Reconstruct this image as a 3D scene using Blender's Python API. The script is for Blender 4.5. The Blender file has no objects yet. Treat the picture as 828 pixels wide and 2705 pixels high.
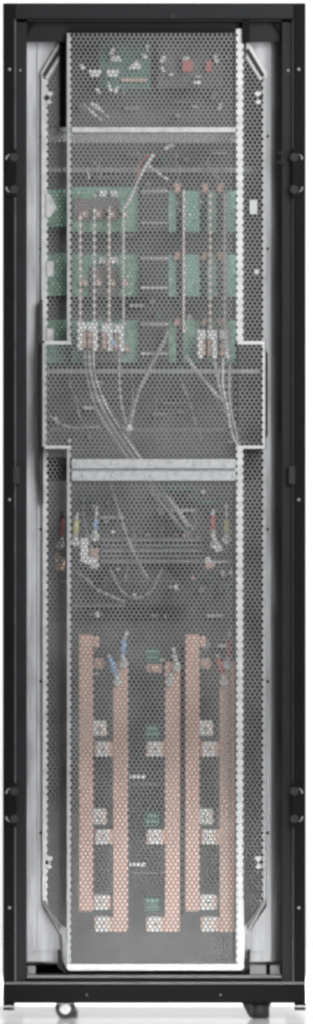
import bpy, math, random
from mathutils import Vector
random.seed(7)
R = math.radians
sc = bpy.context.scene
C = sc.collection

# ------------------------------------------------------------------ camera, world, lights, exposure
S = 0.00075                 # metres per photograph pixel on the cabinet's front plane (cabinet is 600 x 2000 mm)
D = 18.0                    # camera distance to the front plane
CX, CY = 414.0, 1352.5
GY = 2692.0                 # pixel row of the ground under the castors
CZ = (GY - CY) * S
cam_d = bpy.data.cameras.new("camera"); cam = bpy.data.objects.new("camera", cam_d); C.objects.link(cam)
cam.location = (0, -D, CZ); cam.rotation_euler = (R(90), 0, 0)
cam_d.sensor_fit = 'VERTICAL'; cam_d.sensor_height = 24; cam_d.lens = 24 * D / (2705 * S)
cam_d.clip_start = 0.5; cam_d.clip_end = 200
sc.camera = cam
w = bpy.data.worlds.new("World"); sc.world = w; w.use_nodes = True
w.node_tree.nodes["Background"].inputs[0].default_value = (0.97, 0.985, 1.0, 1)
w.node_tree.nodes["Background"].inputs[1].default_value = 0.33
sc.view_settings.view_transform = 'Standard'; sc.view_settings.look = 'None'
sc.view_settings.exposure = 0; sc.view_settings.gamma = 1
sc.cycles.pixel_filter_type = 'BLACKMAN_HARRIS'; sc.cycles.filter_width = 2.9

def area(name, loc, target, sx, sy, power, col=(1, 1, 1)):
    l = bpy.data.lights.new(name, 'AREA'); l.shape = 'RECTANGLE'; l.size = sx; l.size_y = sy; l.energy = power; l.color = col
    o = bpy.data.objects.new(name, l); C.objects.link(o); o.location = loc
    o.rotation_euler = (Vector(target) - Vector(loc)).to_track_quat('-Z', 'Y').to_euler()
    return o
area("key_softbox", (1.45, -2.9, 2.3), (0, 0.1, 0.9), 1.6, 1.9, 175)
for sx, pw in ((-0.55, 0.52), (0.55, 0.68)):
    lo = area("low_softbox", (sx, -2.0, 0.16), (0.04 if sx < 0 else -0.04, 0.08, 0.02), 0.3, 0.16, pw); lo.data.spread = R(28)
area("backdrop_fill", (0.0, 1.6, 2.8), (0, 3.8, 0.1), 3.5, 0.8, 44)  # unseen lamp added to whiten the backdrop
area("floor_fill", (0.0, 1.5, 0.55), (0, 0.3, 0.0), 0.56, 0.4, 75)  # added lamp hidden behind the cabinet, brightens the floor beneath it

# ------------------------------------------------------------------ materials
M = {}
def mat(name, col, rough=0.5, metal=0.0, var=0.0, scale=60, bump=0.0, coords='Object', stretch=None, spec=0.5):
    m = bpy.data.materials.new(name); m.use_nodes = True; nt = m.node_tree; b = nt.nodes["Principled BSDF"]
    b.inputs["Base Color"].default_value = (*col, 1); b.inputs["Roughness"].default_value = rough
    b.inputs["Metallic"].default_value = metal; b.inputs["Specular IOR Level"].default_value = spec
    if var or bump:
        tc = nt.nodes.new("ShaderNodeTexCoord"); mp = nt.nodes.new("ShaderNodeMapping")
        nt.links.new(tc.outputs[coords], mp.inputs[0])
        if stretch: mp.inputs['Scale'].default_value = stretch
        n = nt.nodes.new("ShaderNodeTexNoise"); n.inputs['Scale'].default_value = scale; n.inputs['Detail'].default_value = 6
        nt.links.new(mp.outputs[0], n.inputs['Vector'])
        if var:
            mr = nt.nodes.new("ShaderNodeMapRange"); mr.inputs[1].default_value = 0.3; mr.inputs[2].default_value = 0.7
            mr.inputs[3].default_value = 1 - var; mr.inputs[4].default_value = 1 + var
            nt.links.new(n.outputs[0], mr.inputs[0])
            mx = nt.nodes.new("ShaderNodeMix"); mx.data_type = 'RGBA'; mx.blend_type = 'MULTIPLY'; mx.inputs[0].default_value = 1
            mx.inputs[6].default_value = (*col, 1); nt.links.new(mr.outputs[0], mx.inputs[7])
            nt.links.new(mx.outputs[2], b.inputs["Base Color"])
            mr2 = nt.nodes.new("ShaderNodeMapRange"); mr2.inputs[1].default_value = 0.3; mr2.inputs[2].default_value = 0.7
            mr2.inputs[3].default_value = max(0.05, rough - 0.1); mr2.inputs[4].default_value = min(1, rough + 0.1)
            nt.links.new(n.outputs[0], mr2.inputs[0]); nt.links.new(mr2.outputs[0], b.inputs["Roughness"])
        if bump:
            bp = nt.nodes.new("ShaderNodeBump"); bp.inputs['Strength'].default_value = bump; bp.inputs['Distance'].default_value = 0.001
            nt.links.new(n.outputs[0], bp.inputs['Height']); nt.links.new(bp.outputs[0], b.inputs['Normal'])
    M[name] = m; return m
mat('black_paint', (0.0035, 0.0035, 0.0038), 0.6, 0, 0.35, 12, 0.15, spec=0.07)
mat('dark_paint', (0.0085, 0.009, 0.0098), 0.55, 0, 0.3, 14, 0.15, spec=0.14)
mat('grey_edge', (0.06, 0.06, 0.062), 0.4, 0, 0.2, 40)
mat('void_paint', (0.008, 0.008, 0.009), 0.8)
mat('bracket_steel', (0.13, 0.13, 0.13), 0.5)
mat('grey_cover', (0.22, 0.20, 0.195), 0.6, 0, 0.3, 45)
mat('housing', (0.06, 0.061, 0.062), 0.6, 0, 0.3, 30)
mat('interior', (0.145, 0.148, 0.145), 0.6, 0.2, 0.35, 22)
mat('galvanised', (0.29, 0.293, 0.30), 0.5, 0.15, 0.32, 16, 0.12, stretch=(4, 1, 0.5))
mat('zinc_shaded', (0.235, 0.238, 0.24), 0.45, 0.2, 0.15, 50, 0.05)  # darker copy of the rim zinc, shade put into the colour
mat('zinc_lit', (0.345, 0.348, 0.35), 0.4, 0.25, 0.12, 50, 0.05)  # brighter than the mesh of the same sheet: rim sheen put into the colour
mat('mesh_steel', (0.108, 0.11, 0.109), 0.5, 0.2, 0.28, 9)
mat('rail_steel', (0.29, 0.294, 0.30), 0.4, 0.4, 0.06, 90, 0.05)
mat('dull_steel', (0.32, 0.325, 0.33), 0.45, 0.3, 0.2, 60)
mat('pin_steel', (0.2, 0.2, 0.2), 0.4, 0.2, 0.05, 80)
mat('bright_metal', (0.82, 0.82, 0.82), 0.22, 0.9, 0.05, 80)
mat('copper', (0.86, 0.57, 0.47), 0.45, 0.25, 0.22, 20, 0.05, stretch=(1, 1, 0.2))
mat('copper_pale', (0.90, 0.78, 0.72), 0.5, 0.1, 0.1, 50)
mat('copper_dull', (0.66, 0.45, 0.39), 0.5, 0.4, 0.2, 50)
mat('tinned', (0.78, 0.78, 0.76), 0.4, 0.2, 0.15, 60)
mat('board_green', (0.24, 0.44, 0.34), 0.5, 0, 0.4, 90)
mat('board_teal', (0.27, 0.50, 0.42), 0.5, 0, 0.35, 70)
mat('insulator', (0.08, 0.20, 0.165), 0.6, 0, 0.3, 80)
mat('white_plastic', (0.93, 0.93, 0.92), 0.45, 0, 0.04, 80)
mat('cable_grey', (0.5, 0.5, 0.5), 0.5, 0, 0.1, 100)
mat('cable_light', (0.8, 0.8, 0.8), 0.5, 0, 0.05, 100)
mat('cable_black', (0.03, 0.03, 0.03), 0.5, 0, 0.1, 100)
mat('blue', (0.40, 0.60, 0.88), 0.5, 0, 0.08, 90)
mat('red', (0.62, 0.14, 0.15), 0.5, 0, 0.08, 90)
mat('yellow', (0.85, 0.82, 0.36), 0.5, 0, 0.08, 90)
mat('rubber', (0.007, 0.007, 0.007), 0.7, 0, 0.2, 60)
mat('wheel_hub', (0.42, 0.42, 0.42), 0.4, 0.1, 0.05, 60)
mat('backdrop', (0.93, 0.93, 0.935), 0.8, 0, 0.01, 3)
mat('acrylic', (0.93, 0.93, 0.94), 0.12, 0, 0.0, 3, spec=1.0)

# ------------------------------------------------------------------ geometry helpers
def F(d): return (D + d) / D
def pt(px, py, d):          # the point of the scene at depth d behind the front plane seen at that photograph pixel
    f = F(d); return Vector(((px - CX) * S * f, d, CZ + (CY - py) * S * f))
def hole_phase(py): return py

class MB:
    def __init__(s): s.v = []; s.f = []; s.parts = []
    def add(s, vs, fs):
        n = len(s.v); s.parts.append(([tuple(v) for v in vs], [tuple(f) for f in fs])); s.v += [tuple(v) for v in vs]; s.f += [tuple(i + n for i in f) for f in fs]; return s
    def wbox(s, a, b):
        x0, y0, z0 = a; x1, y1, z1 = b
        x0, x1 = sorted((x0, x1)); y0, y1 = sorted((y0, y1)); z0, z1 = sorted((z0, z1))
        return s.add([(x0, y0, z0), (x1, y0, z0), (x1, y1, z0), (x0, y1, z0), (x0, y0, z1), (x1, y0, z1), (x1, y1, z1), (x0, y1, z1)],
                     [(0, 3, 2, 1), (4, 5, 6, 7), (0, 1, 5, 4), (1, 2, 6, 5), (2, 3, 7, 6), (3, 0, 4, 7)])
    def box(s, x0, y0, x1, y1, d0, d1):       # pixel rectangle at depth d0, extruded back to d1
        a = pt(x0, y1, d0); b = pt(x1, y0, d0); return s.wbox((a.x, d0, a.z), (b.x, d1, b.z))
    def prism(s, pts, d0, d1):                # polygon of pixels at depth d0 (any winding), extruded back to d1
        P = [pt(x, y, d0) for x, y in pts]; n = len(P)
        ar = sum(P[i].x * P[(i + 1) % n].z - P[(i + 1) % n].x * P[i].z for i in range(n))
        if ar < 0: P.reverse()
        vs = [(p.x, d0, p.z) for p in P] + [(p.x, d1, p.z) for p in P]
        fs = [tuple(range(n)), tuple(range(2 * n - 1, n - 1, -1))] + [(i, i + n, (i + 1) % n + n, (i + 1) % n) for i in range(n)]
        return s.add(vs, fs)
    def cyl(s, c, ax, r, h, n=20, r2=None):   # from c along unit axis ax, length h
        c = Vector(c); ax = Vector(ax).normalized(); u = ax.orthogonal().normalized(); w_ = ax.cross(u); r2 = r if r2 is None else r2
        vs = []
        for k, (rr, t) in enumerate(((r, 0), (r2, h))):
            for i in range(n):
                a = 2 * math.pi * i / n; vs.append(c + ax * t + (u * math.cos(a) + w_ * math.sin(a)) * rr)
        return s.add(vs, [tuple(range(n - 1, -1, -1)), tuple(range(n, 2 * n))] + [(i, (i + 1) % n, (i + 1) % n + n, i + n) for i in range(n)])
    def tube(s, pts, r, n=10, sub=8):
        P = [Vector(p) for p in pts]; Q = []
        if len(P) > 2:
            E = [P[0] * 2 - P[1]] + P + [P[-1] * 2 - P[-2]]
            for i in range(1, len(E) - 2):
                for k in range(sub):
                    t = k / sub; a, b, c, d = E[i - 1:i + 3]
                    Q.append(0.5 * ((2 * b) + (c - a) * t + (2 * a - 5 * b + 4 * c - d) * t * t + (3 * b - a - 3 * c + d) * t ** 3))
            Q.append(P[-1])
        else: Q = P
        rs = r if isinstance(r, (list, tuple)) else [r, r]
        vs = []; m = len(Q); u = None
        for i, q in enumerate(Q):
            t = (Q[min(i + 1, m - 1)] - Q[max(i - 1, 0)]).normalized()
            u = t.orthogonal().normalized() if u is None else (u - t * u.dot(t)).normalized()
            w_ = t.cross(u); rr = rs[0] + (rs[1] - rs[0]) * i / (m - 1)
            for k in range(n):
                a = 2 * math.pi * k / n; vs.append(q + (u * math.cos(a) + w_ * math.sin(a)) * rr)
        fs = [(i * n + k, i * n + (k + 1) % n, (i + 1) * n + (k + 1) % n, (i + 1) * n + k) for i in range(m - 1) for k in range(n)]
        return s.add(vs, fs + [tuple(range(n - 1, -1, -1)), tuple(range((m - 1) * n, m * n))])
    def each(s, name, m, parent=None, bevel=0.0, per=1, smooth=False):      # one object for every piece
        for i in range(0, len(s.parts), per):
            q = MB()
            for p in s.parts[i:i + per]: q.add(*p)
            q.build(name, m, parent, bevel, smooth)
    def build(s, name, m, parent=None, bevel=0.0, smooth=False, seg=2):
        off = Vector((0, 0, 0)); p = parent
        while p is not None: off += p.location; p = p.parent
        me = bpy.data.meshes.new(name); me.from_pydata([tuple(Vector(v) - off) for v in s.v], [], s.f); me.update()
        me.materials.append(M[m]); o = bpy.data.objects.new(name, me); C.objects.link(o)
        if parent: o.parent = parent
        if smooth:
            for pl in me.polygons: pl.use_smooth = len(pl.vertices) == 4
        if bevel:
            b = o.modifiers.new("bevel", 'BEVEL'); b.width = bevel; b.segments = seg; b.limit_method = 'ANGLE'; b.angle_limit = R(40)
        return o

def tag(o, label=None, cat=None, group=None, kind=None):
    if label: o['label'] = label
    if cat: o['category'] = cat
    if group: o['group'] = group
    if kind: o['kind'] = kind
    return o
def thing(name, loc, label, cat, group=None):
    o = bpy.data.objects.new(name, None); C.objects.link(o); o.location = loc; o.empty_display_size = 0.05
    return tag(o, label, cat, group)
def dup(root, delta, label=None):
    def cp(o, parent):
        c = o.copy(); C.objects.link(c); c.parent = parent
        for ch in list(kids.get(o.name, [])): cp(ch, c)
        return c
    kids = {}
    for o in list(C.objects):
        if o.parent: kids.setdefault(o.parent.name, []).append(o)
    c = cp(root, None); c.location = root.location + Vector(delta)
    if label: c['label'] = label
    return c
def shift(dx, dy, d): return (dx * S * F(d), 0, -dy * S * F(d))
def screw(mb, px, py, d, r=3.2, h=0.003):
    c = pt(px, py, d); mb.cyl((c.x, d - h, c.z), (0, 1, 0), r * S * 0.7, h * 0.5, 14, r * S); mb.cyl((c.x, d - h * 0.5, c.z), (0, 1, 0), r * S, h * 0.5, 14)

# ------------------------------------------------------------------ setting
g = MB(); g.add([(-8, -8, 0), (8, -8, 0), (8, 3.2, 0), (-8, 3.2, 0)], [(0, 1, 2, 3)])
tag(g.build('floor', 'acrylic'), kind='structure')
g = MB(); n = 14; vs = []; fs = []
for i in range(n + 1):
    a = math.pi / 2 * i / n; y = 3.2 + 0.8 * math.sin(a); z = 0.8 - 0.8 * math.cos(a)
    vs += [(-8, y, z), (8, y, z)]
vs += [(-8, 4.0, 6), (8, 4.0, 6)]
g.add(vs, [(2 * i, 2 * i + 1, 2 * i + 3, 2 * i + 2) for i in range(n + 1)])
tag(g.build('backdrop', 'backdrop', smooth=True), kind='structure')

# ------------------------------------------------------------------ cabinet
DEP = 0.60
cab = thing('equipment_cabinet', (0, 0.3, 0), 'tall black open-fronted steel equipment cabinet on castors, lined with galvanised sheet', 'cabinet')
def left_right(fn):
    for sgn in (0, 1): fn(lambda x: x if sgn == 0 else 816 - x, sgn)
def post(mx, sg):
    m = MB(); m.box(mx(8), 10, mx(39), 2600, 0.0, 0.05); p = m.build('corner_post', 'black_paint', cab, 0.0015)
    m = MB(); m.box(mx(42), 58, mx(71), 2593.6, 0.016, 0.05); m.build('inner_jamb', 'dark_paint', p, 0.001)
    m = MB(); m.box(mx(39), 50.5, mx(42.5), 2593.6, 0.008, 0.0155); m.build('jamb_edge', 'grey_edge', p)
    m = MB(); m.box(mx(8.5), 14, mx(12), 2640, 0.052, DEP - 0.05); m.build('side_wall', 'black_paint', cab)
    m = MB(); m.box(mx(10), 14, mx(60), 2600, DEP - 0.048, DEP - 0.01); m.build('corner_post', 'black_paint', cab)
    # catches on the post: a dark pocket with a bright curved spring and a keeper plate
    for (yt, yb) in ((415, 500), (2090, 2163)):
        k = MB(); k.box(mx(14), yt - 22, mx(44), yb + 22, -0.0025, -0.0003)
        kp = k.build('hinge_plate', 'black_paint', cab, 0.0012)
        for y in (yt, yb):
            h = MB(); c = pt(mx(38), y, -0.006); h.cyl((c.x, -0.0035, c.z), (0, 1, 0), 11 * S, 0.0008, 22)
            h.build('pin_pocket', 'void_paint', kp)
            q = MB(); up = -1 if y == yt else 1
            pts = [pt(mx(17 + 12 * (1 - math.cos(t)) * 0.9), y + up * (math.sin(t) * 13 - 6), -0.006) for t in (0.0, 0.4, 0.8, 1.2, 1.5)]
            q.tube(pts, [0.0021, 0.0006], 8); q.build('hinge_pin', 'pin_steel', kp, smooth=True)
    k = MB()
    for y in (183, 1320, 2398): screw(k, mx(26), y, 0, 4.2)
    screw(k, mx(54), 186, 0.016, 3.6)
    k.each('screw', 'pin_steel', cab, per=2)
    k = MB(); k.box(mx(36), 1232, mx(52), 1278, -0.001, 0.0155); k.build('lock_slot', 'void_paint', cab)
left_right(post)
m = MB(); m.box(735, 400, 757, 405, 0.008, 0.012); m.box(735, 426, 757, 431, 0.008, 0.012); m.box(744, 400, 748, 431, 0.009, 0.012)
m.build('catch_bracket', 'dark_paint', cab)

m = MB(); m.box(39.2, 10, 776.8, 50, 0.001, 0.05); tb = m.build('top_beam', 'dark_paint', cab, 0.002)
m = MB(); m.cyl(pt(457, 42, -0.001), (0, 1, 0), 7 * S, 0.001, 16); m.cyl(pt(630, 10.5, -0.0004), (0, 1, 0), 3 * S, 0.001, 10); m.each('knockout_hole', 'void_paint', tb)
m = MB(); m.box(71.4, 50.5, 744.6, 57, 0.012, 0.05); m.build('header_lip', 'dark_paint', tb, 0.001)
m = MB(); m.box(71.4, 57.6, 744.6, 110, 0.036, 0.05); m.build('header_panel', 'dark_paint', cab, 0.001)
m = MB(); m.prism([(71.4, 57), (98, 57), (71.4, 92)], 0.026, 0.035); m.prism([(744.6, 57), (718, 57), (744.6, 92)], 0.026, 0.035); m.each('corner_gusset', 'black_paint', cab)
m = MB(); m.box(9, 8.2, 807, 9.8, 0.0005, DEP); m.build('top_cover', 'black_paint', cab)
m = MB(); m.box(14, 40, 802, 2560, DEP - 0.008, DEP - 0.004); m.build('back_wall', 'interior', cab)
# base
m = MB(); m.box(8, 2601, 808, 2650, -0.004, 0.06); bp = m.build('base_plinth', 'black_paint', cab, 0.003, seg=3)
m = MB(); m.box(9, 2594, 807, 2600.6, -0.003, 0.04); m.build('plinth_edge', 'grey_edge', bp, 0.001)
m = MB(); screw(m, 230, 2628, -0.004, 3.4); screw(m, 583, 2628, -0.004, 3.4); m.each('plinth_screw', 'grey_edge', bp, per=2)
m = MB(); m.box(71.2, 2576, 744.8, 2584, 0.004, 0.05); sr = m.build('sill_rail', 'grey_edge', cab, 0.001)
m = MB(); m.box(71.2, 2584.6, 744.8, 2593.6, 0.012, 0.05); m.build('sill_web', 'black_paint', sr)
m = MB(); screw(m, 366, 2580, 0.004, 3); m.build('sill_screw', 'grey_edge', sr)
m = MB(); m.box(14, 2582, 802, 2586, 0.07, DEP - 0.05); m.build('floor_pan', 'dark_paint', cab)
m = MB(); m.wbox((-0.295, DEP - 0.05, 0.052), (0.29, DEP - 0.02, 0.08)); m.build('rear_sill', 'black_paint', cab)
m = MB(); m.box(73, 2552, 94, 2575, 0.052, 0.10); m.box(714, 2550, 741, 2575, 0.052, 0.10); m.each('floor_bracket', 'bracket_steel', cab, 0.001)
m = MB(); m.box(660, 2549, 704, 2575, 0.056, 0.10); m.build('floor_bracket', 'bracket_steel', cab, 0.001)
for x0 in (8, 778):
    m = MB(); m.box(x0, 2650.5, x0 + 31, 2656, 0.002, 0.03); f = m.build('levelling_foot', 'black_paint', cab, 0.001)
    m = MB(); m.box(x0 + 4, 2656, x0 + 14, 2661, 0.004, 0.02); m.box(x0 + 18, 2656, x0 + 28, 2661, 0.004, 0.02); m.each('foot_nut', 'dull_steel', f)
    m = MB(); m.box(x0 + 1, 2661, x0 + 30, 2669, 0.001, 0.028); m.build('foot_pad', 'rubber', f, 0.001)
# castors (front pair, and the rear pair on the same lines)
def castor_side(px, d):
    m = MB(); r = 26.5 * S * F(d); c = Vector(((px - CX) * S * F(0.02), d, r + 0.0002))
    k = MB(); k.wbox((c.x - 0.010, d + 0.002, c.z), (c.x + 0.012, d + 0.030, 0.030)); k.wbox((c.x - 0.018, d - 0.003, 0.0290), (c.x + 0.018, d + 0.035, 0.0312))
    f = k.build('castor_fork', 'dull_steel', cab, 0.001)
    m.cyl((c.x, d, c.z), (0, 1, 0), r * 0.96, 0.002, 40, r); m.cyl((c.x, d + 0.002, c.z), (0, 1, 0), r, 0.018, 40); m.build('wheel', 'rubber', f, smooth=True)
    h = MB(); h.cyl((c.x, d - 0.0025, c.z), (0, 1, 0), r * 0.50, 0.0025, 32, r * 0.60); h.build('wheel_hub', 'wheel_hub', f, smooth=True)
    h = MB(); h.cyl((c.x, d - 0.005, c.z), (0, 1, 0), r * 0.17, 0.0025, 16); h.build('axle_nut', 'dull_steel', f)
def castor_front(d):
    k = MB(); k.prism([(640, 2650.5), (663, 2650.5), (663, 2690), (657, 2683)], d, d + 0.03)
    f = k.build('castor_fork', 'dark_paint', cab, 0.001)
    k = MB(); k.prism([(663.3, 2650.5), (716, 2650.5), (716, 2655), (663.3, 2655)], d - 0.001, d + 0.03); k.build('fork_crown', 'black_paint', f)
    a = pt(664, 2670, d); b = pt(712, 2670, d); r = 26.0 * S * F(d); h = MB(); L = b.x - a.x; cy, cz = d + r + 0.002, r + 0.0002
    h.cyl((a.x, cy, cz), (1, 0, 0), r * .86, L * .15, 36, r); h.cyl((a.x + L * .15, cy, cz), (1, 0, 0), r, L * .7, 36); h.cyl((b.x - L * .15, cy, cz), (1, 0, 0), r, L * .15, 36, r * .86)
    h.build('wheel', 'rubber', f, smooth=True)
castor_side(173, 0.012); castor_side(175, DEP - 0.10); castor_front(0.006); castor_front(DEP - 0.08)
# galvanised lining seen on both sides of the screen
DL = 0.075
m = MB(); m.box(71.6, 106, 100, 2540, DL, DL + 0.0015); m.prism([(100, 106), (160, 106), (160, 125), (112, 202), (112, 2396), (160, 2474), (160, 2540), (100, 2540)], DL, DL + 0.0015)
lw = m.build('lining_panel', 'galvanised', cab)
m = MB(); m.box(99, 112, 100.2, 2536, DL - 0.003, DL - 0.0002); m.box(71.6, 2512, 152, 2514, DL - 0.003, DL - 0.0002); m.each('lining_fold', 'galvanised', lw)
m = MB(); m.prism([(702, 106), (716, 106), (716, 2540), (650, 2540), (650, 2474), (704, 2396), (702, 202), (650, 125), (650, 106)], DL, DL + 0.0015)
a, b = pt(716, 106, DL), pt(716, 2540, DL); c, d_ = pt(744.5, 106, DL), pt(744.5, 2540, DL)
yb = DL + 0.030
m.add([(a.x, DL, b.z), (c.x, yb, b.z), (c.x, yb, a.z), (a.x, DL, a.z), (a.x, DL + .0015, b.z), (c.x, yb + .0015, b.z), (c.x, yb + .0015, a.z), (a.x, DL + .0015, a.z)],
      [(0, 1, 2, 3), (7, 6, 5, 4), (0, 4, 5, 1), (2, 6, 7, 3)])
rw = m.build('lining_panel', 'galvanised', cab)
m = MB(); m.box(655, 2512, 714, 2514, DL - 0.003, DL - 0.0002); m.build('lining_fold', 'galvanised', rw)
m = MB()
for y in (360, 657, 1398, 1800, 2200):
    m.cyl(pt(108, y, DL - 0.001), (0, 1, 0), 4 * S, 0.0008, 14); m.cyl(pt(708, y, DL - 0.001), (0, 1, 0), 4 * S, 0.0008, 14)
m.each('rivet_hole', 'void_paint', cab)
m = MB(); m.prism([(104, 800), (113, 790), (115, 1330), (109, 1310), (102, 1240), (101, 900)], DL - 0.022, DL - 0.002); m.build('edge_grommet', 'rubber', cab, 0.001)
m = MB(); m.prism([(703, 925), (708, 935), (708, 1150), (703, 1160)], DL - 0.02, DL - 0.002); m.build('edge_grommet', 'rubber', cab, 0.001)
# cross rails behind the screen
def rail(x0, y0, x1, y1, d, mm='rail_steel', name='cross_rail', th=0.02, lip=True):
    m = MB(); m.box(x0, y0, x1, y1, d, d + th); r = m.build(name, mm, cab, 0.001); return r
r1 = rail(120, 336, 640, 352, 0.090); m = MB(); a = pt(120, 352.5, 0.090); b = pt(640, 352.5, 0.090); z2 = pt(0, 376, 0.115).z
m.add([(a.x, .0905, a.z), (b.x, .0905, b.z), (b.x, .118, z2), (a.x, .118, z2), (a.x, .12, a.z), (b.x, .12, b.z)], [(3, 2, 1, 0), (4, 5, 2, 3), (0, 1, 5, 4), (0, 4, 3), (1, 2, 5)])
m.build('rail_flange', 'white_plastic', r1)
rail(120, 441, 700, 456, 0.17, 'dull_steel')
rail(122, 974, 690, 988, 0.10, 'dull_steel')
rail(130, 1133, 632, 1137, 0.12, 'dull_steel', 'tie_rod', 0.004)
rail(130, 1533, 475, 1537, 0.10, 'rail_steel', 'tie_rod', 0.004)
rail(190, 1598, 330, 1602, 0.13, 'dull_steel', 'tie_rod', 0.004)
# back plates that carry the electrical gear
def plate(x0, y0, x1, y1, d, mm='interior'):
    m = MB(); m.box(x0, y0, x1, y1, d, d + 0.003); return m.build('mounting_plate', mm, cab)
plate(118, 92, 698, 334, 0.25); plate(118, 378, 698, 972, 0.24); plate(118, 990, 698, 1209, 0.26); plate(118, 1270, 698, 1640, 0.24); plate(118, 1642, 698, 2545, 0.22)

# small brackets, clips and terminal pieces fixed to the back plates
rf_ = random.Random(5); plates = [o for o in C.objects if o.name.startswith('mounting_plate')]
for pi, d, n, bx in ((0, 0.25, 16, (200, 110, 610, 320)), (1, 0.24, 10, (200, 385, 610, 480)), (1, 0.24, 10, (200, 600, 610, 840)), (2, 0.26, 16, (130, 1000, 680, 1190)),
                     (3, 0.24, 22, (200, 1285, 610, 1410)), (3, 0.24, 20, (200, 1500, 610, 1630)), (4, 0.22, 10, (200, 1660, 610, 1800))):
    for k in range(n):
        x = rf_.uniform(bx[0], bx[2]); y = rf_.uniform(bx[1], bx[3]); w_ = rf_.choice((8, 12, 16, 40, 70)); h_ = rf_.uniform(5, 9) if w_ > 30 else rf_.uniform(7, 22)
        m = MB(); m.box(x, y, min(x + w_, bx[2] + 8), y + h_, d - rf_.uniform(0.01, 0.05), d - 0.0003)
        m.build('fitting', rf_.choice(('tinned', 'dull_steel', 'housing', 'dull_steel', 'tinned', 'insulator')), plates[pi], 0.001)

# ------------------------------------------------------------------ perforated screen
PX, PY = 12.2, 19.3
RH = 4.66
DC, DW = 0.020, 0.066        # depths of the raised middle and of the recessed wings
scr = thing('perforated_screen', tuple(pt(405, 2562, DC)), 'full-height perforated steel safety screen with bright rims covering the cabinet interior', 'safety screen')
def sheet(regions, d, name, m, x_ref, y_ref, label=None):
    mb = MB(); f = F(d); th = 0.0012
    H = PY / 2
    xs0 = min(r[0] for r in regions); xs1 = max(r[2] for r in regions); ys0 = min(r[1] for r in regions); ys1 = max(r[3] for r in regions)
    j0 = int(math.floor((ys0 - y_ref) / H)); j1 = int(math.ceil((ys1 - y_ref) / H))
    ring = [(math.cos(k * math.pi / 4), math.sin(k * math.pi / 4)) for k in range(8)]
    outer = [(1, 0), (1, 1), (0, 1), (-1, 1), (-1, 0), (-1, -1), (0, -1), (1, -1)]
    for j in range(j0, j1 + 1):
        cy = y_ref + j * H; off = (j % 2) * PX / 2
        i0 = int(math.floor((xs0 - x_ref) / PX)) - 1; i1 = int(math.ceil((xs1 - x_ref) / PX)) + 1
        for i in range(i0, i1 + 1):
            cx = x_ref + off + i * PX
            ok = any(r[0] - 0.1 <= cx <= r[2] + 0.1 and r[1] <= cy <= r[3] and (len(r) < 5 or r[4](cx, cy)) for r in regions)
            if not ok: continue
            vs = []
            for (a_, b_) in outer:
                q = pt(cx + a_ * PX / 2, cy + b_ * H / 2, d); vs.append((q.x, d, q.z))
            for (a_, b_) in ring:
                q = pt(cx + a_ * RH, cy + b_ * RH, d); vs.append((q.x, d, q.z))
            for (a_, b_) in ring:
                q = pt(cx + a_ * RH, cy + b_ * RH, d); vs.append((q.x, d + th, q.z))
            fs = [(k, (k + 1) % 8, 8 + (k + 1) % 8, 8 + k) for k in range(8)] + [(8 + k, 8 + (k + 1) % 8, 16 + (k + 1) % 8, 16 + k) for k in range(8)]
            mb.add(vs, fs)
    return mb.build(name, m, scr)
def strip(name, x0, x1, y0, y1, d, sl=False, sr_=False, y_ref=0.0, mm='zinc_lit', th=0.002, depth=5.0):
    mb = MB(); ys = []; y = y0; st = PY / 16
    if not (sl or sr_): st = y1 - y0
    while y < y1 - 1e-6: ys.append(y); y += st
    ys.append(y1); vs = []
    for y in ys:
        ph = abs(((y - y_ref) / PY + 0.5) % 1 - 0.5) * PY
        c = math.sqrt(max(0, depth ** 2 - ph ** 2))
        for dd in (d, d + th):
            q0 = pt(x0 + (c if sl else 0), y, d); q1 = pt(x1 - (c if sr_ else 0), y, d); vs += [(q0.x, dd, q0.z), (q1.x, dd, q1.z)]
    fs = []
    for i in range(len(ys) - 1):
        a = 4 * i; b = a + 4
        fs += [(a, b, b + 1, a + 1), (a + 2, a + 3, b + 3, b + 2), (a, a + 2, b + 2, b), (a + 1, b + 1, b + 3, a + 3)]
    fs += [(0, 1, 3, 2), (len(vs) - 4, len(vs) - 2, len(vs) - 1, len(vs) - 3)]
    mb.add(vs, fs); return mb.build(name, mm, scr)
YR = 2544.0
XR = 190.0
xr_edge = XR + PX * 34.5
sheet([(XR, 70, 622, 88)], DC, 'header_shade_mesh', 'black_paint', XR, YR)  # top mesh rows coloured black for the shade under the top beam
sheet([(XR, 88.01, 622, 2546), (122, 908, 186, 1178), (624, 908, 694, 1178)], DC, 'middle_sheet', 'mesh_steel', XR, YR)
wl = lambda cx, cy: cx > 118 + max(0, (205 - cy) * 0.58) and cx > 118 + max(0, (cy - 2388) * 0.62)
wr = lambda cx, cy: cx < 700 - max(0, (205 - cy) * 0.62) and cx < 700 - max(0, (cy - 2388) * 0.62)
sheet([(127, 120, 156, 903, wl), (156, 345, 176, 903)], DW, 'wing_sheet', 'mesh_steel', 127.5, 2311)
sheet([(127, 1184, 176, 2470, wl)], DW, 'wing_sheet', 'mesh_steel', 127.5, 2311)
sheet([(640, 120, 692, 903, wr)], DW, 'wing_sheet', 'mesh_steel', 692, 290)
sheet([(640, 1184, 692, 2470, wr)], DW, 'wing_sheet', 'mesh_steel', 692, 290)
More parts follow.
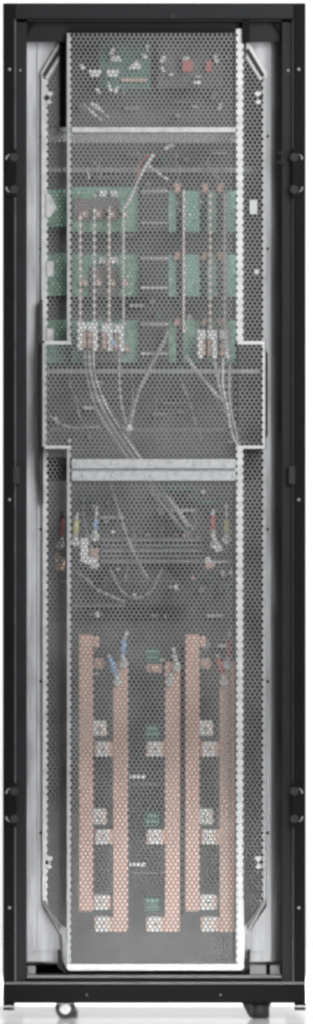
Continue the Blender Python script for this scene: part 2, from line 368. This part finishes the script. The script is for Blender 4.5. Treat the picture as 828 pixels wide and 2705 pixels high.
# rims
e = 0.0015
strip('middle_rim', 178, 189, 88, 906, DC - e, False, True, YR, depth=4.5, mm='zinc_shaded')
strip('middle_rim', 178, 189, 1180, 2546, DC - e, False, True, YR, depth=4.5, mm='zinc_shaded')
strip('middle_rim', 624, 644, 76, 906, DC - e, True, True, YR, depth=4.6)
strip('middle_rim', 624, 644, 1180, 2380, DC - e, True, True, YR, depth=4.6)
strip('middle_rim', 624, 644.5, 2380.2, 2546, DC - e, True, False, YR, depth=4.6)
m = MB(); m.prism([(176, 2546.2), (646, 2546.2), (646, 2556), (638, 2564), (182, 2564), (176, 2557)], DC - e, DC + 0.012); m.build('bottom_rim', 'zinc_lit', scr, 0.0008)
# returns of the raised middle (its side walls back to the wings)
def ret(x, y0, y1, t=1.2):
    m = MB(); m.box(x, y0, x + t, y1, DC + 0.001, DW - 0.0005); m.build('side_return', 'dull_steel', scr)
ret(177, 88, 905); ret(177, 1181, 2546); ret(640, 88, 905); ret(640, 1181, 2546)
strip('outer_rim', 113, 124, 906, 1180, DC - e, False, True, YR - 4, depth=4, mm='zinc_shaded')
strip('outer_rim', 693, 701, 906, 1180, DC - e, True, False, YR, depth=3.5)
m = MB(); m.box(118, 901, 188.6, 910, DC - e - 0.0008, DW - 0.002); m.box(628, 901, 701, 910, DC - e - 0.0008, DW - 0.002); m.each('step_rim', 'zinc_lit', scr)
m = MB(); m.box(118, 1177, 188.6, 1185, DC - e - 0.0008, DW - 0.002); m.box(628, 1177, 701, 1185, DC - e - 0.0008, DW - 0.002); m.each('step_rim', 'zinc_lit', scr)
strip('outer_rim', 110, 127, 205, 900, DW - e, False, True, 2311, depth=4.5)
strip('outer_rim', 113, 127, 1186, 2380, DW - e, False, True, 2311, depth=4.5)
strip('outer_rim', 693, 703, 205, 900, DW - e, True, False, 290, depth=4, mm='zinc_shaded')
strip('outer_rim', 693, 703, 1186, 2380, DW - e, True, False, 290, depth=4, mm='zinc_shaded')
def mir(P, s): return [((816 - 2 - x) if s else x, y) for x, y in P]
for s in (0, 1):
    m = MB(); m.prism(mir([(109, 204), (109, 192), (156, 112), (163, 112), (163, 152), (126, 212)], s), DW - e, DW + 0.002)
    m.build('corner_rim', 'zinc_lit', scr)
    m = MB(); m.prism(mir([(114, 199), (157, 127), (164, 133), (121, 203)], s), DW - 0.008, DW - e - 0.0004); m.build('corner_slot', 'void_paint', scr)
    m = MB(); m.prism(mir([(110, 2380.4), (125, 2380.4), (133, 2408), (148, 2422), (160, 2440), (176, 2452), (176, 2556), (168, 2546), (164, 2470), (160, 2468)], s), DW - e, DW + 0.002)
    m.build('corner_rim', 'zinc_lit', scr)
    m = MB(); m.prism(mir([(112, 2380), (119, 2378), (162, 2449), (157, 2457)], s), DW - 0.010, DW - e - 0.0004); m.build('corner_slot', 'grey_edge', scr)
    m = MB(); m.prism(mir([(152, 2510), (158, 2508), (163, 2520), (160, 2526), (164, 2538), (174, 2556), (174, 2572), (154, 2556)], s), DW - 0.02, DW - 0.006); m.build('corner_clip', 'void_paint', scr)
    for y in (258, 2278):                       # keyhole tabs with a dark hole
        m = MB(); m.prism(mir([(124, y - 16), (138, y - 16), (141, y - 10), (133, y - 2), (133, y + 6), (139, y + 12), (131, y + 18), (124, y + 14)], s), DW - 0.004, DW - 0.0017); t = m.build('keyhole_tab', 'zinc_lit', scr)
        m = MB(); c = pt((816 - 2 - 125) if s else 125, y, DW - 0.0050); m.cyl((c.x, c.y, c.z), (0, 1, 0), (7 if y < 1000 else 5) * S, 0.0008, 18); m.build('keyhole', 'void_paint', t)
for y, t in ((1212, 'a'), (1244, 'b')):
    m = MB(); m.box(189.5, y, 623.5, y + 26, DC - 0.010, DC - 0.0005)
    q = m.build('cross_rail', 'rail_steel', scr, 0.0012)
    m = MB()
    for x in ((202, 298, 398, 515) if t == 'a' else (220, 298, 400, 618)): screw(m, x, y + 12, DC - 0.010, 5)
    m.each('rail_screw', 'zinc_lit', q, per=2)
m = MB(); m.box(189.5, 1238.5, 623.5, 1243.5, DC - 0.002, DC - 0.0005); m.build('rail_web', 'dull_steel', scr)
m = MB(); m.box(189.5, 335, 623.5, 350, DC - 0.006, DC - 0.0005); m.build('cross_rail', 'rail_steel', scr, 0.001)
# dark strip and bracket hanging from the header
m = MB(); m.box(157.5, 52, 175.5, 335, 0.058, 0.064); m.build('dark_strip', 'black_paint', cab)  # black strip put in for the shaded gap beside the raised middle
m = MB(); m.box(640.5, 52, 660, 112, 0.010, 0.03); m.build('dark_strip', 'black_paint', cab, 0.001)

# ------------------------------------------------------------------ electronics
def ebox(mb, x0, y0, x1, y1, d, t): mb.box(x0, y0, x1, y1, d - t, d)
DB = 0.15
BG = 'circuit boards in three rows'
row_y = (495, 670, 845); row_n = ('upper row', 'middle row', 'lowest row')
lefts = []
for ri, (y, h) in enumerate(((495, 118), (672, 112), (846, 112))):
    t = thing('circuit_board', tuple(pt(280, y + h, DB)), 'wide green circuit board left of the dark module in the ' + row_n[ri], 'circuit board', BG)
    m = MB(); ebox(m, 190, y, 372, y + h, DB, 0.002); bo = m.build('board', 'board_green', t)
    m = MB()
    if ri < 2:
        for x in (262, 292): ebox(m, x, y + 8, x + 20, y + 24, DB - 0.002, 0.012); m.build('connector', 'white_plastic', t, 0.001); m = MB()
    for k in range(4):
        x = 216 + k * 36; yy = y + (62 if ri == 0 else 66)
        m = MB(); ebox(m, x - 3, yy, x + 16, yy + 18, DB - 0.0085, 0.008); m.build('coil', 'copper_dull', t, 0.001)
        m = MB(); c = pt(x + 7, yy + 9, DB - 0.0208); m.cyl(c, (0, 1, 0), 4 * S, 0.004, 12); m.build('terminal_stud', 'tinned', t)
    m = MB()
    for k in range(12):
        x = random.uniform(194, 362); yy = random.uniform(y + 4, y + h - 8); s_ = random.uniform(3, 8); ebox(m, x, yy, x + s_, yy + random.uniform(3, 7), DB - 0.002, random.uniform(.001, .005))
    m.each('small_component', random.choice(('dull_steel', 'tinned')), t)
    m = MB(); ebox(m, 238 if ri else 195, y + 30, 316, y + h - (4 if ri else 30), DB - 0.0022, 0.006); m.build('cover_plate', 'grey_cover', t, 0.001)
    t = thing('circuit_board', tuple(pt(515, y + h, DB)), 'green circuit board of tall panels right of the dark module in the ' + row_n[ri], 'circuit board', BG)
    for a_, b_ in ((446, 466), (484, 528), (548, 572), (598, 622)):
        m = MB(); ebox(m, a_, y + (0 if ri else 10), b_, y + h, DB, 0.002); m.build('board', 'board_teal' if ri != 2 else 'board_green', t)
    for x in (466, 540, 580):
        m = MB(); ebox(m, x - 6, y - 12 + ri * 4, x + 12, y + 14, DB - 0.0025, 0.012); m.build('coil', 'copper_dull', t, 0.002)
    m = MB()
    for k in range(9):
        x = random.uniform(450, 612); yy = random.uniform(y + 14, y + h - 8); ebox(m, x, yy, x + random.uniform(3, 7), yy + random.uniform(3, 8), DB - 0.002, random.uniform(.001, .005))
    m.each('small_component', 'tinned', t)
    t = thing('power_module', tuple(pt(405, y + h, DB)), 'dark grey power module between the green boards in the ' + row_n[ri], 'power module', 'dark modules between the boards')
    m = MB(); ebox(m, 374, y - 6, 444, y + h - 4, DB + 0.02, 0.045); m.build('housing', 'housing', t, 0.001)
    m = MB(); ebox(m, 372, y + 8, 444, y + 12, DB - 0.026, 0.003); m.build('edge_bar', 'tinned', t)
    m = MB(); ebox(m, 372, y + h - 26, 442, y + h - 22, DB - 0.026, 0.003); m.build('edge_bar', 'tinned', t)
    m = MB()
    for k in range(5): ebox(m, 378 + k * 13, y + 2, 384 + k * 13, y + 18, DB - 0.0262, 0.004)
    m.each('fin', 'dull_steel', t)
# vertical conductors
VG = 'thin upright conductors running down over the boards'
vl = ['first', 'second', 'third', 'fourth']
for k, x in enumerate((213, 250, 289, 327)):
    m = MB(); m.box(x - 3, 560 - 8 * k, x + 3, 862, DB - 0.034, DB - 0.029)
    tag(m.build('conductor_rod', 'tinned' if k % 2 else 'copper_pale', None, 0.0005), vl[k] + ' thin upright conductor from the left, ending above the left white clips', 'conductor', VG)
for k, (x, y0) in enumerate(((486, 500), (556, 505), (594, 505))):
    m = MB(); m.box(x - 3, y0, x + 3, 878, DB - 0.034, DB - 0.029)
    tag(m.build('conductor_rod', 'copper_pale', None, 0.0005), ('thin upright conductor crossing the right green boards beside the dark module', 'thin upright conductor down to the middle one of the right white clips', 'rightmost thin upright conductor, beside the screen rim')[k], 'conductor', VG)
TG = 'white terminal clips'
def clip(px, py, w_, h_, d, label, flip=False):
    t = thing('terminal_clip', tuple(pt(px, py + h_, d)), label, 'terminal clip', TG)
    m = MB(); P = [(px, py), (px + w_, py), (px + w_, py + h_ + 1), (px + w_ - 13, py + h_), (px + w_ - 14, py + 24), (px, py + 22)]
    if flip: P = [(2 * px + w_ - x, y) for x, y in P]
    m.prism(P, d - 0.012, d); m.build('clip_body', 'white_plastic', t, 0.0015)
    m = MB(); q = (px + w_ * .62, px + w_ * .95) if flip else (px + 2, px + w_ - 15)
    m.box(q[0], py + 26, q[1], py + h_ - 6, d - 0.006, d + 0.002); m.build('contact', 'copper_dull', t, 0.001)
for k, (x, y, w_, fl) in enumerate(((205, 850, 24, True), (231, 852, 28, False), (268, 854, 30, False), (302, 856, 26, False))):
    clip(x, y, w_, 74, 0.105, ('white angled terminal clip nearest the left rim of the screen', 'white angled terminal clip, second in the left row of four', 'white angled terminal clip, third in the left row of four, next to a blue tag', 'white angled terminal clip at the right end of the left row of four')[k], fl)
for k, (x, w_) in enumerate(((522, 22), (548, 26), (581, 26))):
    clip(x, 872, w_, 74, 0.105, ('white terminal clip at the left end of the right row, by the green board', 'white terminal clip in the middle of the right row of three', 'white terminal clip at the right end of the right row, near the rim')[k], k == 0)
m = MB(); m.box(297, 898, 306, 914, 0.088, 0.092); tag(m.build('cable_tag', 'blue'), 'tiny blue tag between the white clips of the left row', 'tag')
# top compartment
def top_part(name, mm, pts, label, cat, grp, d=0.12, t=0.02, bev=0.001):
    m = MB(); m.prism(pts, d - t, d); return tag(m.build(name, mm, None, bev), label, cat, grp)
def rc(x0, y0, x1, y1): return [(x0, y0), (x1, y0), (x1, y1), (x0, y1)]
t = thing('circuit_board', tuple(pt(300, 225, 0.14)), 'dim green board behind the top left of the screen, carrying white connectors', 'circuit board')
m = MB(); m.box(262, 100, 398, 236, 0.14, 0.143); m.build('board', 'insulator', t)
m = MB(); m.box(322, 208, 388, 216, 0.125, 0.1395); m.build('edge_connector', 'copper_dull', t)
for P in (rc(290, 125, 303, 144), rc(292, 148, 320, 162), [(338, 182), (373, 182), (372, 170), (361, 156)], rc(375, 142, 388, 154), rc(386, 118, 394, 136)):
    m = MB(); m.prism(P, 0.122, 0.1395); m.build('connector', 'white_plastic' if P[0][0] > 300 or P[0][1] < 130 else 'tinned', t, 0.001)
WG = 'white plug connectors in the top compartment'
top_part('plug', 'white_plastic', [(234, 184), (268, 184), (268, 196), (260, 202), (242, 202)], 'white plug at the left of the pair under the top rail', 'connector', WG)
top_part('plug', 'white_plastic', rc(283, 183, 313, 202), 'white oblong plug at the right of the pair, left of the white triangle', 'connector', WG)
top_part('plug', 'white_plastic', [(250, 232), (262, 234), (270, 244), (262, 248)], 'small tilted white plug below the white pair', 'connector', WG)
top_part('plug', 'white_plastic', [(283, 214), (290, 216), (298, 240), (290, 242)], 'left stroke of the small white V of plugs', 'connector', WG)
top_part('plug', 'white_plastic', [(308, 228), (317, 230), (310, 248), (300, 246)], 'right stroke of the small white V of plugs', 'connector', WG)
top_part('plug', 'white_plastic', [(210, 172), (220, 168), (226, 180), (216, 184)], 'faint small white plug nearest the top left rim', 'connector', WG)
for k, P in enumerate((((222, 275), (245, 298), (268, 318)), ((240, 270), (250, 280), (262, 290)), ((252, 272), (276, 300), (290, 312)))):
    m = MB(); m.tube([pt(x, y, 0.13) for x, y in P], (0.0028, 0.0045, 0.0022)[k], 8)
    tag(m.build('jumper_wire', 'cable_light', None, smooth=True), ('lower left of the slanting grey wires in the top compartment', 'thick short light wire end among the slanting wires in the top compartment', 'upper right of the slanting grey wires in the top compartment')[k], 'wire', 'slanting wires in the top compartment')
t = thing('relay_board', tuple(pt(500, 230, 0.14)), 'dim grey relay board with two red relays behind the top right of the screen', 'circuit board')
m = MB(); m.box(418, 108, 590, 232, 0.14, 0.143); m.build('board', 'interior', t)
for x in (482, 544): m = MB(); m.box(x, 160, x + (28 if x < 500 else 16), 190, 0.115, 0.1395); m.build('relay', 'red', t, 0.001)
for P in (rc(424, 148, 438, 166), rc(426, 176, 436, 190), rc(482, 150, 500, 160), rc(565, 142, 577, 166), rc(512, 212, 532, 222), rc(448, 192, 460, 200), rc(515, 200, 532, 206)):
    m = MB(); m.prism(P, 0.118, 0.1395); m.build('connector', 'tinned', t, 0.001)
# plates glimpsed behind the left wing
m = MB(); m.prism([(122, 512), (132, 512), (152, 548), (134, 572), (122, 574)], DW - 0.0045, DW - 0.002); m.build('bracket_plate', 'zinc_lit', scr)
for y in (690, 868): m = MB(); m.box(124, y, 142, y + 40, DW - 0.0045, DW - 0.002); m.build('bracket_plate', 'zinc_lit', scr)
m = MB(); m.box(660, 528, 680, 566, DW - 0.0045, DW - 0.002); m.build('bracket_plate', 'rail_steel', scr)
m = MB(); m.box(672, 712, 684, 724, DW - 0.0045, DW - 0.002); m.build('bracket_plate', 'dull_steel', scr)
for k, (y0, y1) in enumerate(((500, 600), (670, 780), (845, 960))):
    m = MB(); m.box(118, y0, 176, y1, 0.19, 0.193); tag(m.build('backplane_strip', 'board_green'), ('upper', 'middle', 'lowest')[k] + ' of three dim green circuit strips seen behind the left wing of the screen', 'circuit board', 'green strips behind the left wing')
# ------------------------------------------------------------------ cables
def cable(P, r, mm, label, d=0.11, name='cable', cat='cable', grp=None, r2=None):
    m = MB(); Q = [pt(p[0], p[1], p[2] if len(p) > 2 else d) for p in P]; r *= 0.72 if grp == CG else 1; m.tube(Q, [r, r2 or r], 10, 8)
    return tag(m.build(name, mm, None, smooth=True), label, cat, grp)
CG = 'grey cables hanging below the boards'
cable([(236, 925), (240, 985), (262, 1060), (300, 1130), (350, 1205, .10), (400, 1275, .11), (450, 1330, .12), (500, 1392, .13)], 0.0050, 'cable_grey', 'long grey cable sweeping from the left clips down behind the double rail, upper strand', 0.100, grp=CG)
cable([(224, 925), (232, 1000), (256, 1080), (298, 1150), (336, 1206, .105), (388, 1275, .115), (432, 1335, .12), (488, 1402, .13)], 0.0042, 'cable_grey', 'long grey cable sweeping from the left clips down behind the double rail, lower strand', 0.108, grp=CG)
cable([(247, 925), (252, 990), (280, 1068), (316, 1130), (364, 1200), (420, 1280), (470, 1345), (510, 1398)], 0.0030, 'cable_light', 'thin pale cable along the upper edge of the sweeping grey pair', 0.104, grp=CG)
cable([(316, 925), (316, 1000), (320, 1060), (334, 1120)], 0.0040, 'cable_grey', 'grey cable dropping straight to the white plug on the thin rod', 0.10, grp=CG)
cable([(446, 870), (420, 930), (390, 985), (362, 1050), (345, 1120)], 0.0052, 'cable_grey', 'grey cable slanting down left from the dark module to the white plug', 0.10, grp=CG)
cable([(490, 940), (525, 985), (560, 1030), (590, 1060)], 0.0050, 'cable_grey', 'grey cable slanting down right from the green board to the bundle', 0.10, grp=CG)
cable([(566, 945), (578, 1010), (594, 1070), (606, 1120), (624, 1180)], 0.0046, 'cable_grey', 'left cable of the bundle under the right clips', 0.105, grp=CG)
cable([(590, 945), (590, 1020), (602, 1080), (612, 1140), (630, 1185)], 0.0034, 'cable_light', 'thin pale cable in the middle of the bundle under the right clips', 0.098, grp=CG)
cable([(608, 960), (606, 1030), (612, 1090), (624, 1140), (632, 1180)], 0.0040, 'cable_grey', 'right cable of the bundle under the right clips, against the rim', 0.10, grp=CG)
cable([(130, 1098), (160, 1120), (200, 1130), (262, 1128)], 0.0032, 'cable_grey', 'short grey cable curling at the left edge beside the thin rod', 0.11, grp=CG)
cable([(290, 1270), (312, 1340), (345, 1440), (392, 1530)], 0.0038, 'cable_grey', 'thin grey cable dropping from the double rail past the transformer', 0.11, grp=CG)
cable([(408, 405), (385, 440), (362, 485), (342, 530), (326, 552)], 0.0032, 'cable_light', 'curved white wire above the upper boards', 0.078, 'wire', 'wire', r2=0.0028)
cable([(394, 438), (412, 452), (428, 464), (446, 476)], 0.0026, 'cable_light', 'short white wire branching right from the curved white wire', 0.078, 'wire', 'wire')
cable([(404, 405), (384, 418), (366, 450), (356, 478)], 0.0014, 'red', 'thin red wire beside the curved white wire', 0.08, 'wire', 'wire')
cable([(436, 392), (446, 388), (458, 382)], 0.0040, 'cable_light', 'short pale wire end under the top rail', 0.09, 'wire', 'wire')
cable([(230, 452), (234, 462), (237, 474)], 0.0028, 'cable_light', 'small pale wire tip hanging from the dim second rail', 0.09, 'wire', 'wire')
m = MB(); m.prism([(334, 1124), (348, 1120), (354, 1130), (346, 1140), (334, 1138)], 0.085, 0.10); tag(m.build('plug', 'white_plastic', None, 0.002), 'single white plug on the thin horizontal rod', 'connector')
m = MB(); m.box(320, 1124, 333, 1137, 0.088, 0.10); tag(m.build('cable_gland', 'dull_steel', None, 0.002), 'small grey gland left of the single white plug', 'gland')
# ------------------------------------------------------------------ sleeved wires, each with a coloured sleeve and a metal lug
def lead(P, mm, label, grp, d=0.085, lug=None, tip='cable_light', r=0.0058, wire_mat='cable_light'):
    a = P[0]; t = thing('sleeved_lead', tuple(pt(P[-1][0], P[-1][1], d)), label, 'wire', grp)
    m = MB(); m.tube([pt(x, y, d) for x, y in P[:2]] if len(P) > 2 else [pt(*P[0], d), pt(*P[1], d)], 0.0036, 10); m.build('wire', wire_mat, t, smooth=True)
    m = MB(); m.tube([pt(*P[1], d), pt(*P[2], d)], r, 12); m.build('sleeve', mm, t, smooth=True)
    m = MB(); x, y = P[3]; c = pt(x, y, d); s = pt(*P[2], d); m.tube([s, c], [0.0050, 0.0075], 10)
    m.cyl((c.x, d - 0.004, c.z), (0, 1, 0), 0.0085, 0.010, 18); m.build('lug', 'tinned', t, smooth=True)
    return t
LG = 'colour-sleeved leads above the transformer'
lead([(256, 1338), (254, 1372), (252, 1398), (252, 1420)], 'blue', 'blue-sleeved lead with white tip, above the white bracket', LG)
lead([(204, 1355), (203, 1375), (200, 1410), (200, 1432)], 'yellow', 'yellow-sleeved lead beside the left rim of the screen', LG)
lead([(164, 1350), (163, 1368), (161, 1414), (160, 1440)], 'red', 'red-sleeved lead behind the lower left wing', LG, wire_mat='cable_black')
lead([(563, 1345), (563, 1362), (562, 1398), (568, 1440)], 'red', 'red-sleeved lead at the right, above the small tinned lugs', LG)
lead([(598, 1330), (600, 1374), (600, 1408), (598, 1425)], 'yellow', 'yellow-sleeved lead beside the right rim of the screen', LG)
BGp = 'sleeved leads bolted to the busbars'
lead([(337, 1665), (328, 1690), (325, 1728), (326, 1752)], 'blue', 'upper of the two blue-sleeved leads on the left busbars', BGp)
lead([(288, 1730), (291, 1736), (305, 1782), (312, 1800)], 'blue', 'lower slanting blue-sleeved lead on the left busbars', BGp)
lead([(458, 1712), (461, 1730), (466, 1748), (466, 1762)], 'cable_light', 'upper of the two white-sleeved leads on the middle busbar', BGp)
lead([(452, 1780), (452, 1784), (451, 1790), (450, 1800)], 'cable_light', 'lower white lug end on the middle busbar', BGp)
lead([(608, 1660), (607, 1690), (605, 1735), (603, 1755)], 'red', 'upper of the two red-sleeved leads on the right busbars', BGp)
lead([(573, 1728), (576, 1738), (588, 1780), (592, 1800)], 'red', 'lower slanting red-sleeved lead on the right busbars', BGp)
m = MB(); m.tube([pt(254, 1616, .09), pt(262, 1630, .09)], [0.005, 0.004], 10); tag(m.build('cable_end', 'white_plastic', None, smooth=True), 'lone white cable end above the left busbar', 'cable end')
# white bracket and copper lugs
t = thing('terminal_block', tuple(pt(238, 1495, 0.09)), 'white L-shaped terminal block with a copper link, under the blue lead', 'terminal block')
m = MB(); m.prism([(214, 1422), (234, 1422), (234, 1472), (260, 1474), (260, 1488), (235, 1492), (212, 1482)], 0.082, 0.10); m.build('body', 'white_plastic', t, 0.001)
m = MB(); m.box(237, 1448, 261, 1472, 0.084, 0.10); m.build('copper_link', 'copper_dull', t, 0.001)
m = MB(); m.box(238, 1488.5, 261, 1502, 0.088, 0.10); m.build('lower_tab', 'tinned', t, 0.001)
t = thing('cable_lug', tuple(pt(158, 1510, 0.09)), 'copper and tinned lug pair behind the lower left wing, under the red lead', 'cable lug')
m = MB(); m.prism([(142, 1462), (152, 1456), (172, 1480), (170, 1508), (148, 1508)], 0.088, 0.10); m.build('copper_tongue', 'copper', t, 0.001)
m = MB(); m.cyl(pt(160, 1478, 0.078), (0, 1, 0), 10 * S, 0.0095, 16); m.build('bolt', 'tinned', t)
t = thing('cable_lug', tuple(pt(580, 1505, 0.09)), 'tinned lugs with a copper foot at the right of the transformer', 'cable lug')
m = MB(); m.cyl(pt(578, 1446, 0.085), (0, 1, 0), 12 * S, 0.012, 18); m.build('barrel', 'tinned', t)
m = MB(); m.box(543, 1472, 556, 1486, 0.085, 0.10); m.box(556, 1482, 622, 1486, 0.088, 0.092); m.build('bolt', 'tinned', t)
m = MB(); m.box(543, 1487, 566, 1502, 0.088, 0.10); m.build('copper_foot', 'copper_dull', t, 0.001)
# transformer
t = thing('transformer', tuple(pt(405, 1600, 0.18)), 'dim grey transformer with stacked horizontal windings behind the screen', 'transformer')
m = MB(); m.box(262, 1420, 548, 1492, 0.14, 0.2); m.build('core', 'interior', t, 0.002)
for k in range(5): m = MB(); m.box(268, 1424 + k * 14, 542, 1430 + k * 14, 0.128, 0.1395); m.build('winding', 'dull_steel', t, 0.001)
m = MB(); m.prism([(290, 1500), (430, 1500), (500, 1560), (510, 1600), (240, 1600), (255, 1560)], 0.15, 0.2); m.build('yoke', 'housing', t, 0.002)
m = MB(); m.tube([pt(x, y, 0.135) for x, y in ((290, 1500), (322, 1560), (360, 1580), (400, 1560), (430, 1500))], 0.0018, 8); m.build('lead_loop', 'cable_grey', t, smooth=True)
for k in range(14):
    x = 275 + k * 19 + random.uniform(-5, 5); y = random.choice((1405, 1412, 1505, 1520, 1545, 1570)) + random.uniform(-4, 4)
    m = MB(); m.box(x, y, x + random.uniform(5, 13), y + random.uniform(4, 11), 0.125, 0.1495 if y > 1496 else 0.139); m.build('terminal_stud', random.choice(('tinned', 'dull_steel', 'copper_dull')), t, 0.001)
m = MB(); m.box(460, 1542, 472, 1560, 0.10, 0.12); tag(m.build('plug', 'tinned', None, 0.002), 'small tinned plug at the right end of the white tie rod', 'connector')
cable([(190, 1500), (230, 1530), (262, 1560), (330, 1590)], 0.003, 'cable_grey', 'thin grey cable looping left of the transformer yoke', 0.13, grp=None)

# ------------------------------------------------------------------ copper busbars
DBB = 0.095
BB = 'upright copper busbars'
def busbar(x0, x1, y0, y1, labels):
    t = thing('busbar', tuple(pt((x0 + x1) / 2, y1, DBB)), labels[0], 'busbar', BB)
    m = MB(); m.box(x0, y0, x1, y1, DBB, DBB + 0.010); m.build('bar', 'copper', t, 0.0015)
    return t
def stubs(t, P, side):
    for (x0, y0, x1, y1) in P:
        m = MB(); m.box(x0, y0, x1, y1, DBB + 0.001, DBB + 0.009); s = m.build('connection_tab', 'copper', t, 0.001)
        cx, cy = (x0 + x1) / 2, (y0 + y1) / 2
        m = MB(); m.box(cx - 19, cy - 20, cx + 15, cy + 20, DBB - 0.003, DBB + 0.0005); m.build('clamp', 'tinned', s)
        m = MB(); m.box(cx - 8, cy - 11, cx + 12, cy + 11, DBB - 0.0042, DBB - 0.0032); m.build('washer_plate', 'copper_pale', s)
        m = MB(); c = pt(cx, cy, DBB - 0.006); m.cyl(c, (0, 1, 0), 5.5 * S, 0.0068, 6); m.build('bolt', 'bright_metal', s)
tall = busbar(209, 247, 1676, 2408, ['leftmost copper busbar, starting highest and ending shorter at the foot'])
stubs(tall, [(247.3, 1905, 283, 1943), (247.3, 2138, 283, 2176), (247.3, 2364, 292, 2402)], False)
m = MB(); m.box(247.3, 1680, 262, 1708, DBB + 0.001, DBB + 0.009); m.build('top_tab', 'copper', tall, 0.001)
dup(tall, shift(281, 0, DBB), 'copper busbar right of the dark gap, starting as high as the leftmost one')
low = busbar(299, 339, 1748, 2462, ['second copper busbar from the left, reaching lower than its left neighbour'])
stubs(low, [(250, 1958, 298.7, 1998), (250, 2190, 298.7, 2230), (250, 2422, 298.7, 2460)], True)
dup(low, shift(137, 0, DBB), 'middle copper busbar with white leads on its head')
dup(low, shift(281, 0, DBB), 'rightmost copper busbar with red leads on its head')
m = MB(); m.box(478, 1700, 487, 2420, 0.12, 0.124); tag(m.build('divider_strip', 'cable_black'), 'dark narrow divider between the middle busbar and its right neighbour', 'divider')
IG = 'breaker modules behind the busbars'
for k, (x, y) in enumerate([(248, 1960), (386, 1960), (529, 1960), (248, 2190), (386, 2190), (529, 2190), (248, 2422), (386, 2422), (529, 2422)]):
    pass
for k, y in enumerate((1712, 1915, 2146, 2370)):
    t = thing('insulator_block', tuple(pt(403, y + 70, 0.12)), ('green grey insulator block at the head of the middle column, by the copper bolt', 'green grey insulator block above the upper tinned clamp of the middle column', 'green grey insulator block above the middle tinned clamp of the middle column', 'green grey insulator block above the lowest tinned clamp of the middle column')[k], 'insulator', 'insulators in the middle column')
    m = MB(); m.box(382, y, 424, y + 40, 0.118, 0.15); m.build('body', 'insulator', t, 0.002)
    m = MB(); m.box(388, y + 6, 418, y + 12, 0.113, 0.1178); m.box(388, y + 22, 418, y + 28, 0.113, 0.1178); m.each('rib', 'board_teal', t)
    if k == 0:
        m = MB(); m.box(386, y + 41, 430, y + 66, 0.112, 0.14); m.build('mount', 'copper_dull', t, 0.002)
        m = MB(); m.cyl(pt(410, y + 52, 0.104), (0, 1, 0), 8 * S, 0.0078, 16); m.build('bolt', 'copper', t)
for k, (x, y) in enumerate(((264, 1752), (546, 1752), (540, 1700))):
    m = MB(); c = pt(x, y, 0.108); m.cyl(c, (0, 1, 0), 15 * S, 0.012, 20); m.cyl((c.x, c.y - .006, c.z), (0, 1, 0), 7 * S, 0.0058, 14)
    tag(m.build('round_terminal', ('copper_dull', 'copper_dull', 'dull_steel')[k]), ('dull copper round terminal left of the slanting blue lead', 'dull copper round terminal left of the slanting red lead', 'grey round terminal above the right copper one')[k], 'terminal')
LB = 'pale printed strips between the busbars'
for k, (x, y) in enumerate(((343, 2046), (343, 2280))):
    m = MB(); m.box(x, y, x + 40, y + 10, 0.10, 0.104); tag(m.build('label_strip', 'tinned'), ('upper small pale strip between second and middle busbars', 'lower small pale strip between second and middle busbars')[k], 'strip', LB)
for k, y in enumerate((2070, 2304)):
    m = MB(); m.box(343, y, 434, y + 3, 0.12, 0.123); tag(m.build('support_wire', 'dull_steel'), ('upper', 'lower')[k] + ' thin grey line across the middle column under the pale strip', 'wire', 'thin lines in the middle column')

# thin wires tangled behind the screen
rw_ = random.Random(11)
ORD = ('leftmost', 'second from left', 'third from left', 'fourth from left', 'fifth from left', 'rightmost')
def tangle(n, x0, x1, y0, y1, where, grp, mats, drop):
    for k in range(n):
        x = x0 + (x1 - x0) * (k + rw_.uniform(0.25, 0.75)) / n; y = rw_.uniform(y0, y0 + (y1 - y0) * 0.3); P = []
        dx = rw_.uniform(-60, 60); L = rw_.uniform(0.5, 0.95) * (y1 - y)
        for t in (0, .25, .5, .75, 1): P.append((min(x1, max(x0, x + dx * t * t + rw_.uniform(-7, 7))), y + L * t * drop, 0.14 + rw_.uniform(-.012, .03)))
        cable(P, rw_.uniform(0.0012, 0.0022), mats[k % len(mats)], (ORD[k] if k < n - 1 else 'rightmost') + ' of the thin wires ' + where, grp=grp, name='thin_wire', cat='wire')
tangle(6, 150, 615, 930, 1200, 'tangled behind the stepped middle of the screen', 'thin wires behind the stepped middle', ('cable_grey', 'dull_steel'), 1)
tangle(6, 200, 615, 1290, 1650, 'around the transformer below the double rail', 'thin wires around the transformer', ('cable_grey', 'dull_steel'), 0.8)
tangle(4, 200, 600, 380, 500, 'between the top rail and the upper boards', 'thin wires above the upper boards', ('cable_grey',), 1)
